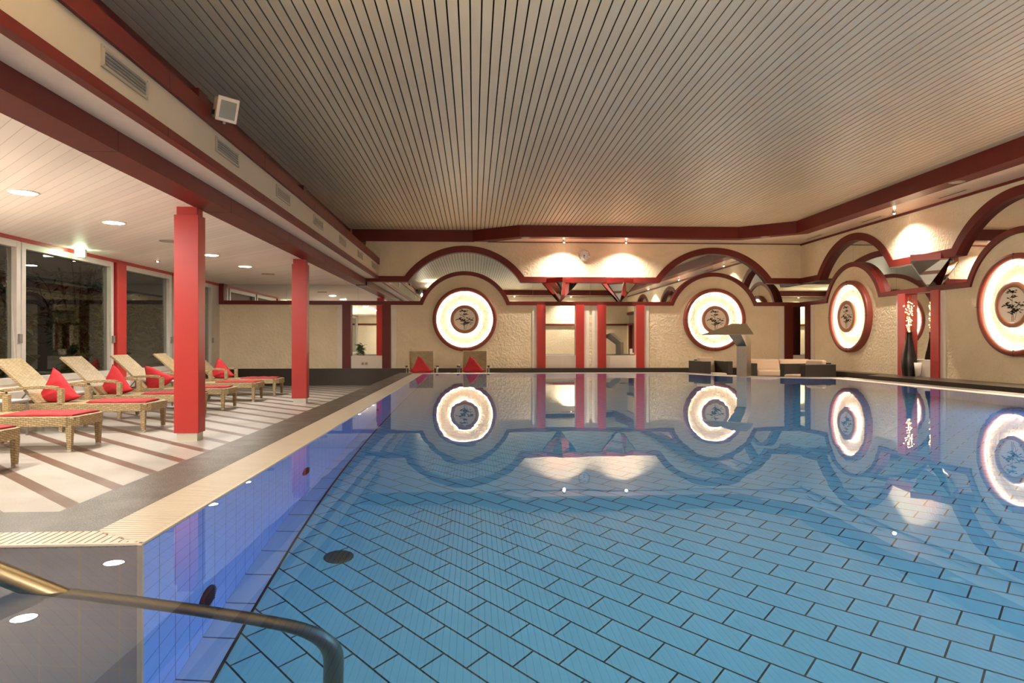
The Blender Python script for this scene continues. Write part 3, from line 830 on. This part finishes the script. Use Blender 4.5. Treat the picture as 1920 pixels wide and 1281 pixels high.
# ------------------------------------------------------------------ steel water spout
r = tag(empty('water_spout', (5.53, 13.72, 0), 0), 'tall brushed steel water spout standing on the far pool edge', 'water spout')
f = Vector((-.707, -.707, 0)); s = Vector((.707, -.707, 0)); U = Vector((0, 0, 1))
def L3(a, b, z): return tuple(f * a + s * b + U * z)
w = .105
MB().hexa([L3(.11, -w, .3), L3(.11, w, .3), L3(-.11, w, .3), L3(-.11, -w, .3), L3(.11, -w, 1.13), L3(.11, w, 1.13), L3(-.11, w, 1.23), L3(-.11, -w, 1.23)]).build('post', STEEL, r)
MB().hexa([L3(.11, -w, 1.13), L3(.11, w, 1.13), L3(-.11, w, 1.23), L3(-.11, -w, 1.23), L3(.60, -.12, 1.45), L3(.60, .16, 1.45), L3(.38, .15, 1.57), L3(.38, -.11, 1.57)]).build('neck', STEEL, r)
MB().hexa([L3(.785, -.53, 1.355), L3(.785, .53, 1.355), L3(.37, .215, 1.572), L3(.37, -.10, 1.572), L3(.785, -.53, 1.368), L3(.785, .53, 1.368), L3(.37, .215, 1.585), L3(.37, -.10, 1.585)]).build('blade', STEEL, r)

# ------------------------------------------------------------------ handrail in the water
r = tag(empty('pool_handrail', (0, 0, 0)), 'round steel handrail descending into the water at the lower left corner', 'handrail')
rail = [(-2.6, 1.98, 1.10), (-2.3, 1.98, .98), (-1.21, 1.98, .51), (-.62, 1.98, .256)] + [((1-t)**2*-.57+2*t*(1-t)*-.40+t*t*-.40, 1.977, (1-t)**2*.235+2*t*(1-t)*.162+t*t*.0) for t in [q/8 for q in range(9)]] + [(-.40, 1.97, -.10), (-.40, 1.97, ZW - PD)]
MB().tube(rail, .029, 16).build('rail_tube', RAIL, r)
MB().lathe([(0.03, .0), (.06, .0), (.06, .012), (.03, .012)], lambda a, b, h: (a - .40, b + 1.97, ZW - PD + h), 24).build('floor_flange', CHROME, r)

# inlets and drain
def inlet(y, dep, lab):
    r = tag(empty('pool_inlet', (-1.138, y, ZW - dep)), lab, 'pool fitting', 'round inlets in the left pool wall')
    g = lambda a, b, h: (h, a, b)
    MB().lathe([(0, .014), (.075, .014), (.085, .008), (.085, 0)], g, 32).build('cover', plain('inlet_bronze', (.045, .02, .02), .3, .5), r)
    m = MB()
    for q in range(6): m.box(.014, .018, -.05, .05, -.05 + q * .018, -.044 + q * .018)
    m.build('slots', BLACK, r)
inlet(2.98, 1.15, 'dark round inlet low in the left pool wall near the handrail')
inlet(4.69, .90, 'dark round inlet in the left pool wall where the column is mirrored')
inlet(8.1, .9, 'small round inlet in the left pool wall, farthest of the three')
r = tag(empty('floor_drain', (-.72, 3.68, ZW - PD)), 'round black drain grate on the pool floor', 'drain')
MB().lathe([(0, .012), (.062, .012), (.078, .004), (.078, 0)], lambda a, b, h: (a, b, h), 40).build('rim', plain('drain_rim', (.05, .06, .05), .5), r)
m = MB()
for k, rr in enumerate((.015, .028, .041, .054)):
    n = 6 + 5 * k
    for q in range(n):
        t = 2 * PI * q / n; m.lathe([(0, .0145), (.0045, .0145)], lambda a, b, h, t=t, rr=rr: (a + rr * math.cos(t), b + rr * math.sin(t), h), 6, sm=False)
m.build('holes', BLACK, r)

# underwater lamps on the right pool wall
for k, y in enumerate((1.6, 4.2, 7.0)):
    r = tag(empty('underwater_lamp', (6.9, y, ZW - .65)), 'round underwater lamp in the right pool wall, ' + ('nearest the camera', 'between the other two', 'farthest from the camera')[k], 'underwater lamp', 'underwater lamps in the right pool wall')
    g = lambda a, b, h: (-h, a, b)
    MB().lathe([(.14, .0), (.14, .03), (.18, .03), (.18, 0)], g, 32).build('lamp_rim', CHROME, r)
    MB().lathe([(0, .02), (.14, .02)], g, 24, sm=False).build('lens', POOLM, r)

# ------------------------------------------------------------------ vents in the fascia
def vent(y, lab):
    r = tag(empty('air_vent', (XF + .001, y, 3.295)), lab, 'air vent', 'air vents along the cream fascia')
    m = MB()
    m.box(0, .012, -.355, .355, .055, .080).box(0, .012, -.355, .355, -.080, -.055).box(0, .012, -.355, -.315, -.055, .055).box(0, .012, .315, .355, -.055, .055)
    m.build('frame', plain('vent_frame', (.42, .38, .30), .4, .3), r)
    B('recess', (.001, .003, -.315, .315, -.055, .055), DARKM, r)
    m = MB()
    for q in range(4): 
        z = -.045 + q * .027
        m.hexa([(.003, -.315, z), (.014, -.315, z + .008), (.014, .315, z + .008), (.003, .315, z), (.003, -.315, z + .006), (.014, -.315, z + .014), (.014, .315, z + .014), (.003, .315, z + .006)])
    m.build('louvres', plain('vent_louvre', (.50, .47, .40), .3, .6), r)
    m = MB()
    for a in (-.33, .33):
        for b in (-.067, .067): m.lathe([(0, .016), (.006, .016), (.006, .012)], lambda p, q, h, a=a, b=b: (h, a + p, b + q), 8)
    m.build('screws', GREYT, r)
names = ['nearest', 'second nearest', 'third from the camera', 'fourth from the camera', 'fifth from the camera', 'second farthest', 'farthest']
for i in range(7): vent(5.475 + 2.2 * i, 'louvred air vent in the cream fascia, %s' % names[i])
for i in range(1, 4): vent(5.475 - 2.2 * i, 'louvred air vent in the cream fascia, ' + ('just outside the upper left corner', 'above and left of the camera', 'behind the camera')[i - 1])

# floodlights on the fascia shelf; the lit ones are added fill, unseen
FH = plain('flood_housing', (.50, .43, .35), .45); FF = plain('flood_frame', (.70, .60, .50), .4); FL = plain('flood_lens', (.40, .40, .33), .1, .6)
FLIT = emis('fill_flood_glow', (1.0, 0.84, 0.62), 40)
def flood(x, y, rot, lab, lit):
    r = tag(empty('floodlight', (x, y, 3.55)), lab, 'floodlight', 'floodlights on the fascia shelf')
    if not lit: r.location.z = 3.45; r.scale = (.76, .76, .76)
    r.rotation_euler = rot
    B('housing', (-.09, .05, -.13, .13, .05, .33), FH, r, .02)
    B('front_frame', (.05, .075, -.15, .15, .03, .35), FF, r, .012)
    B('lens', (.074, .080, -.11, .11, .07, .30), FLIT if lit else FL, r, .004)
    B('bracket', (-.03, .03, -.02, .02, 0, .06), GREYT, r)
    B('side_socket', (-.06, -.01, -.145, -.13, .09, .15), BLACK, r)
    if lit:
        ld = bpy.data.lights.new('fill_flood_beam', 'AREA'); ld.shape = 'RECTANGLE'; ld.size = .22; ld.size_y = .22; ld.spread = 2.0; ld.energy = FLOOD_W; ld.color = (1, .84, .63)
        lo = bpy.data.objects.new('fill_flood_beam', ld); COL.objects.link(lo); lo.parent = r; lo.location = (.09, 0, .19); lo.rotation_euler = (0, -PI / 2, 0)
flood(-2.57, 7.16, (0, .32, -.75), 'unlit white floodlight standing on the red edge above the cream fascia', False)
flood(-2.75, 3.1, (0, -.42, .30), 'added lit fill floodlight on the fascia shelf outside the upper left corner', True)
flood(-2.75, -.6, (0, -.40, .45), 'added lit fill floodlight on the fascia shelf behind the camera', True)

# ------------------------------------------------------------------ lounge downlights
def downlight(x, y, z, lab, lit=True, rad=.125, grp='round downlights in the lounge ceiling'):
    r = tag(empty('ceiling_downlight', (x, y, z)), lab, 'ceiling light', grp)
    MB().lathe([(rad, -.0), (rad, -.012), (rad + .03, -.008), (rad + .032, 0)], lambda a, b, h: (a, b, h), 32).build('trim_ring', WHITE if lit else plain('unlit_ring', (.35, .28, .22), .5), r)
    MB().lathe([(0, -.017), (rad * .5, -.015), (rad * .85, -.011), (rad, -.004)], lambda a, b, h: (a, b, h), 20, sm=False).build('diffuser', LAMPM if lit else plain('unlit_diffuser', (.45, .38, .3), .3), r)
    return r
LL = [(7.8, 1, 'glowing ceiling downlight nearest the left edge'), (9.69, 1, 'glowing ceiling downlight above the loungers, second from the left edge'), (11.42, 0, 'dark ceiling fitting just left of the large column'),
      (13.17, 1, 'glowing ceiling downlight just right of the large column'), (15.1, 1, 'glowing ceiling downlight hidden beyond the large column'), (16.76, 0, 'dark ceiling fitting near the back wall'),
      (5.95, 1, 'glowing ceiling downlight outside the left edge'), (4.1, 1, 'second glowing ceiling downlight outside the left edge'), (2.2, 1, 'third glowing ceiling downlight outside the left edge'), (.3, 1, 'glowing ceiling downlight behind the camera'), (-1.6, 1, 'rearmost glowing ceiling downlight behind the camera')]
for y, lit, lab in LL: downlight(-4.95, y, ZLC, lab, bool(lit))
r = tag(empty('ceiling_spot', (-6.38, 14.17, ZLC)), 'tiny bright spotlight in the lounge ceiling near the windows', 'spotlight')
MB().lathe([(.03, 0), (.035, -.02), (.05, -.015), (.05, 0)], lambda a, b, h: (a, b, h), 20).build('trim_ring', CHROME, r)
MB().lathe([(0, -.030), (.012, -.026), (.02, -.012)], lambda a, b, h: (a, b, h), 12).build('bulb', SPOTM, r)

# hall spots on the soffit; those out of view are added fill
def hall_spot(x, y, lab, aim, watt=SPOT_W, size=2.5):
    r = tag(empty('soffit_spot', (x, y, ZS)), lab, 'spotlight', 'small spotlights under the soffit')
    MB().lathe([(.028, 0), (.032, -.06), (.042, -.055), (.042, 0)], lambda a, b, h: (a, b, h), 20).build('spot_can', CHROME, r)
    MB().lathe([(0, -.078), (.012, -.074), (.018, -.058)], lambda a, b, h: (a, b, h), 12).build('bulb', SPOTM, r)
    ld = bpy.data.lights.new('spot_beam', 'SPOT'); ld.energy = watt; ld.color = (1, .87, .74); ld.spot_size = size; ld.spot_blend = 1.0; ld.shadow_soft_size = .04
    lo = bpy.data.objects.new('spot_beam', ld); COL.objects.link(lo); lo.parent = r; lo.location = (0, 0, -.10)
    d = Vector(aim) - Vector((x, y, ZS - .07)); lo.rotation_euler = d.to_track_quat('-Z', 'Y').to_euler()
    return r
hall_spot(2.55, 19.22, 'sparkling spotlight under the back soffit left of the clock', (2.5, 18.6, 0))
hall_spot(4.33, 19.22, 'small spotlight under the back soffit right of the clock', (4.25, 18.6, 0))
hall_spot(9.25, 14.55, 'bright spotlight under the right soffit above the black vase', (8.6, 14.3, 0))
hall_spot(9.25, 9.0, 'added fill spotlight under the right soffit outside the right edge', (8.3, 8.9, 0), SPOT_W * 2.4)
hall_spot(9.25, 3.6, 'added fill spotlight under the right soffit beside the camera', (8.3, 3.5, 0), SPOT_W * 2.4)
struct(B('ceiling_added_spot_box', (-3.5, 8.56, YN, -2.2, ZS, ZS + .2), WHITE))  # box added out of view to carry the fill spots
struct(B('trim_30_added_box_band', (-3.5, 8.56, -2.2, -2.12, ZS - .01, ZC), REDM))  # front band of the added spot box
for x, lab in ((-1.0, 'added fill spotlight under the added near box, left'), (2.5, 'added fill spotlight under the added near box, middle'), (6.0, 'added fill spotlight under the added near box, right')): hall_spot(x, -2.55, lab, (x, -2.3, 0), SPOT_W * 2.2)  # spots added to light the near wall and fill the hall

for x, y, lab in ((1.42, 18.74, 'unlit round fitting at the left bend of the soffit'), (7.95, 18.25, 'unlit round fitting at the right bend of the soffit'), (8.70, 11.85, 'unlit round fitting on the right soffit beam near the frame edge')):
    downlight(x, y, ZS - .006, lab, False, .10, 'unlit round fittings under the soffit beam')
for y, lab in ((18.2, 'slot vent in the right soffit nearest the corner'), (15.5, 'slot vent in the right soffit beside the bright spotlight'), (12.8, 'slot vent in the right soffit near the right edge')):
    r = tag(empty('slot_vent', (9.30, y, ZS)), lab, 'air vent', 'slot vents in the right soffit')
    B('frame', (-.06, .06, -.42, .42, -.012, 0), plain('slot_frame', (.62, .52, .40), .5), r, .003)
    B('slot', (-.012, .012, -.38, .38, -.016, -.010), DARKM, r)

# fill uplights added on the window ledge outside the left frame edge
for y, lab in ((6.9, 'nearest the loungers'), (3.9, 'level with the pool stairs'), (.9, 'beside the camera')):
    r = tag(empty('fill_uplight', (XL + .20, y, .47)), 'added round fill uplight on the white window ledge, ' + lab, 'fill lamp', 'added fill uplights on the window ledge')
    MB().lathe([(0, 0), (.11, 0), (.13, .14), (.115, .14), (.10, .06), (0, .06)], lambda a, b, h: (a, b, h), 28).build('lamp_bowl', WHITE, r)
    MB().lathe([(0, .10), (.10, .10)], lambda a, b, h: (a, b, h), 20, sm=False).build('bulb', UPL, r)

# exit sign
r = tag(empty('exit_sign', (-6.93, 12.46, 0)), 'glowing green-white exit sign box under the ceiling by the windows', 'exit sign')
B('housing', (-.09, .09, -.03, .03, 2.70, 2.855), plain('sign_housing', (.6, .58, .5), .5), r, .006)
B('lit_face', (-.082, .082, -.036, -.030, 2.712, 2.842), SIGNM, r)
B('lit_back', (-.082, .082, .030, .036, 2.712, 2.842), SIGNM, r)
# socket under the left niche
r = tag(empty('wall_socket', (-3.10, YB - .03, .61)), 'double wall socket on the white sill below the left niche mirror', 'wall socket')
B('plate', (-.10, .10, -.008, .01, -.05, .05), plain('socket_plate', (.66, .55, .42), .4), r, .004)
m = MB()
for a in (-.05, .05): m.lathe([(0, .010), (.03, .010), (.034, .008)], lambda p, q, h, a=a: (a + p, -h, q), 20)
m.build('sockets', plain('socket_hole', (.3, .25, .18), .5), r)

# ------------------------------------------------------------------ black vase with lit twigs
r = tag(empty('floor_vase', (9.45, 14.34, ZLG)), 'tall ribbed black vase on the right ledge', 'vase')
prof = [(0, 0), (.13, 0)]
for q in range(61):
    t = q / 60; base = .118 + .030 * math.sin(PI * min(1, t / .55)) if t < .55 else .118 - (.118 - .052) * ((t - .55) / .35) ** .8 if t < .90 else .052 + .012 * (t - .9) / .1
    rib = .009 if (q % 2 and t < .93) else 0
    prof.append((base + rib, t * .96))
prof += [(.05, .96), (.045, .80), (0, .80)]
MB().lathe(prof, lambda a, b, h: (a, b, h), 40).build('vase_body', BLACK, r)
tw = tag(empty('lit_twig_bunch', (9.45, 14.34, ZLG + .80)), 'bunch of glowing fairy-light twigs standing in the black vase', 'lit twigs')
rnd = random.Random(3); m = MB(); lb = MB()
for q in range(12):
    a = rnd.uniform(0, 6.28); sp = rnd.uniform(.02, .10); pts = []; x = y = 0
    hgt = rnd.uniform(.75, .95)
    for t in range(9):
        u = t / 8; x = math.cos(a) * sp * u + rnd.uniform(-.012, .012); y = math.sin(a) * sp * u + rnd.uniform(-.012, .012)
        pts.append((x, y, u * hgt))
    m.tube(pts, [.004 * (1 - .6 * t / 8) for t in range(9)], 5)
    for t in range(9):
        u = rnd.uniform(.2, 1); k = int(u * 8); p = pts[min(8, k)]
        c = (p[0] + rnd.uniform(-.02, .02), p[1] + rnd.uniform(-.02, .02), p[2] + rnd.uniform(-.03, .03)); s_ = .0065
        lb.hexa([(c[0] - s_, c[1] - s_, c[2] - s_), (c[0] + s_, c[1] - s_, c[2] - s_), (c[0] + s_, c[1] + s_, c[2] - s_), (c[0] - s_, c[1] + s_, c[2] - s_), (c[0] - s_, c[1] - s_, c[2] + s_), (c[0] + s_, c[1] - s_, c[2] + s_), (c[0] + s_, c[1] + s_, c[2] + s_), (c[0] - s_, c[1] + s_, c[2] + s_)])
m.build('twigs', plain('twig_bark', (.30, .17, .07), .7), tw)
o = lb.build('fairy_lights', TWINKLE, tw); o['kind'] = 'stuff'
r = tag(empty('white_pot', (9.50, 14.12, ZLG)), 'small white tapered candle pot right of the black vase', 'pot')
MB().lathe([(0, 0), (.05, 0), (.075, .30), (.068, .30), (.045, .02), (0, .02)], lambda a, b, h: (a, b, h), 28).build('pot_body', WHITE, r)

# ------------------------------------------------------------------ plants
def leafy(name, base, label, cat, spread, height, n, seed, leaf_l, parent_pot=None, group=None, stems=6, mat=LEAF):
    rnd = random.Random(seed); r = tag(empty(name, base), label, cat, group)
    st = MB(); lf = MB()
    for k in range(stems):
        a = rnd.uniform(0, 6.28); sp = rnd.uniform(.2, 1) * spread; pts = []
        for t in range(6):
            u = t / 5; pts.append((math.cos(a) * sp * u ** 1.4 + rnd.uniform(-.02, .02) * spread, math.sin(a) * sp * u ** 1.4, u * height * rnd.uniform(.85, 1)))
        st.tube(pts, [max(.004, .012 * height * (1 - u / 6)) for u in range(6)], 5)
        for q in range(n // stems):
            u = rnd.uniform(.12, 1) * 4.99; i = int(u); p = Vector(pts[i]).lerp(Vector(pts[i + 1]), u - i)
            th, ph = rnd.uniform(0, 6.28), rnd.uniform(-.5, .7); l = leaf_l * rnd.uniform(.6, 1.3)
            d = Vector((math.cos(th) * math.cos(ph), math.sin(th) * math.cos(ph), math.sin(ph)))
            sd = d.cross(Vector((0, 0, 1))).normalized() * l * .17; p = p + d * rnd.uniform(0, .25) * spread
            lf.face([p, p + d * l * .45 + sd, p + d * l - Vector((0, 0, l * .15)), p + d * l * .45 - sd])
    st.build('stems', BARK, r, fix=False); lf.build('foliage', mat, r, fix=False)
    return r
r = leafy('potted_plant', (-3.22, YB - .0, .865), 'small spiky green plant on the sill of the left niche mirror', 'plant', .16, .36, 120, 5, .16, stems=9)
MB().lathe([(0, -.025), (.10, -.025), (.12, .0), (.10, .0), (0, -.01)], lambda a, b, h: (a, b, h), 24).build('saucer', plain('saucer_clay', (.3, .2, .12), .6), r)
r.location.y = YB + .01; r.scale = (.8, .34, .8)
struct(B('floor_garden', (-16, XL - .12, -4, 24, -.05, .0), EARTH))
gl = ['tall bush outside the first wide window, left', 'bush with long fronds outside the wide window', 'bush outside the wide window next to the slim red column', 'bush outside the window right of the slim red column',
      'far bush outside the last window', 'bush outside the windows near the left frame edge', 'tall dark bush deeper in the garden, left', 'tall dark bush deeper in the garden, right', 'bush outside beyond the left edge']
for i, (x, y, h, sp) in enumerate([(-8.6, 12.9, 1.9, .7), (-10.3, 14.0, 2.8, .8), (-8.5, 15.2, 2.1, .6), (-8.9, 17.3, 2.4, .9), (-8.7, 20.0, 2.3, .9), (-8.9, 11.0, 1.6, .8), (-11.0, 16.5, 3.4, 1.4), (-11.5, 20.5, 3.6, 1.5), (-8.8, 8.0, 2.0, .9)]):
    leafy('garden_bush', (x, y, 0), gl[i], 'bush', sp, h, 900, 100 + i, .26, group='garden bushes outside the windows', stems=12)
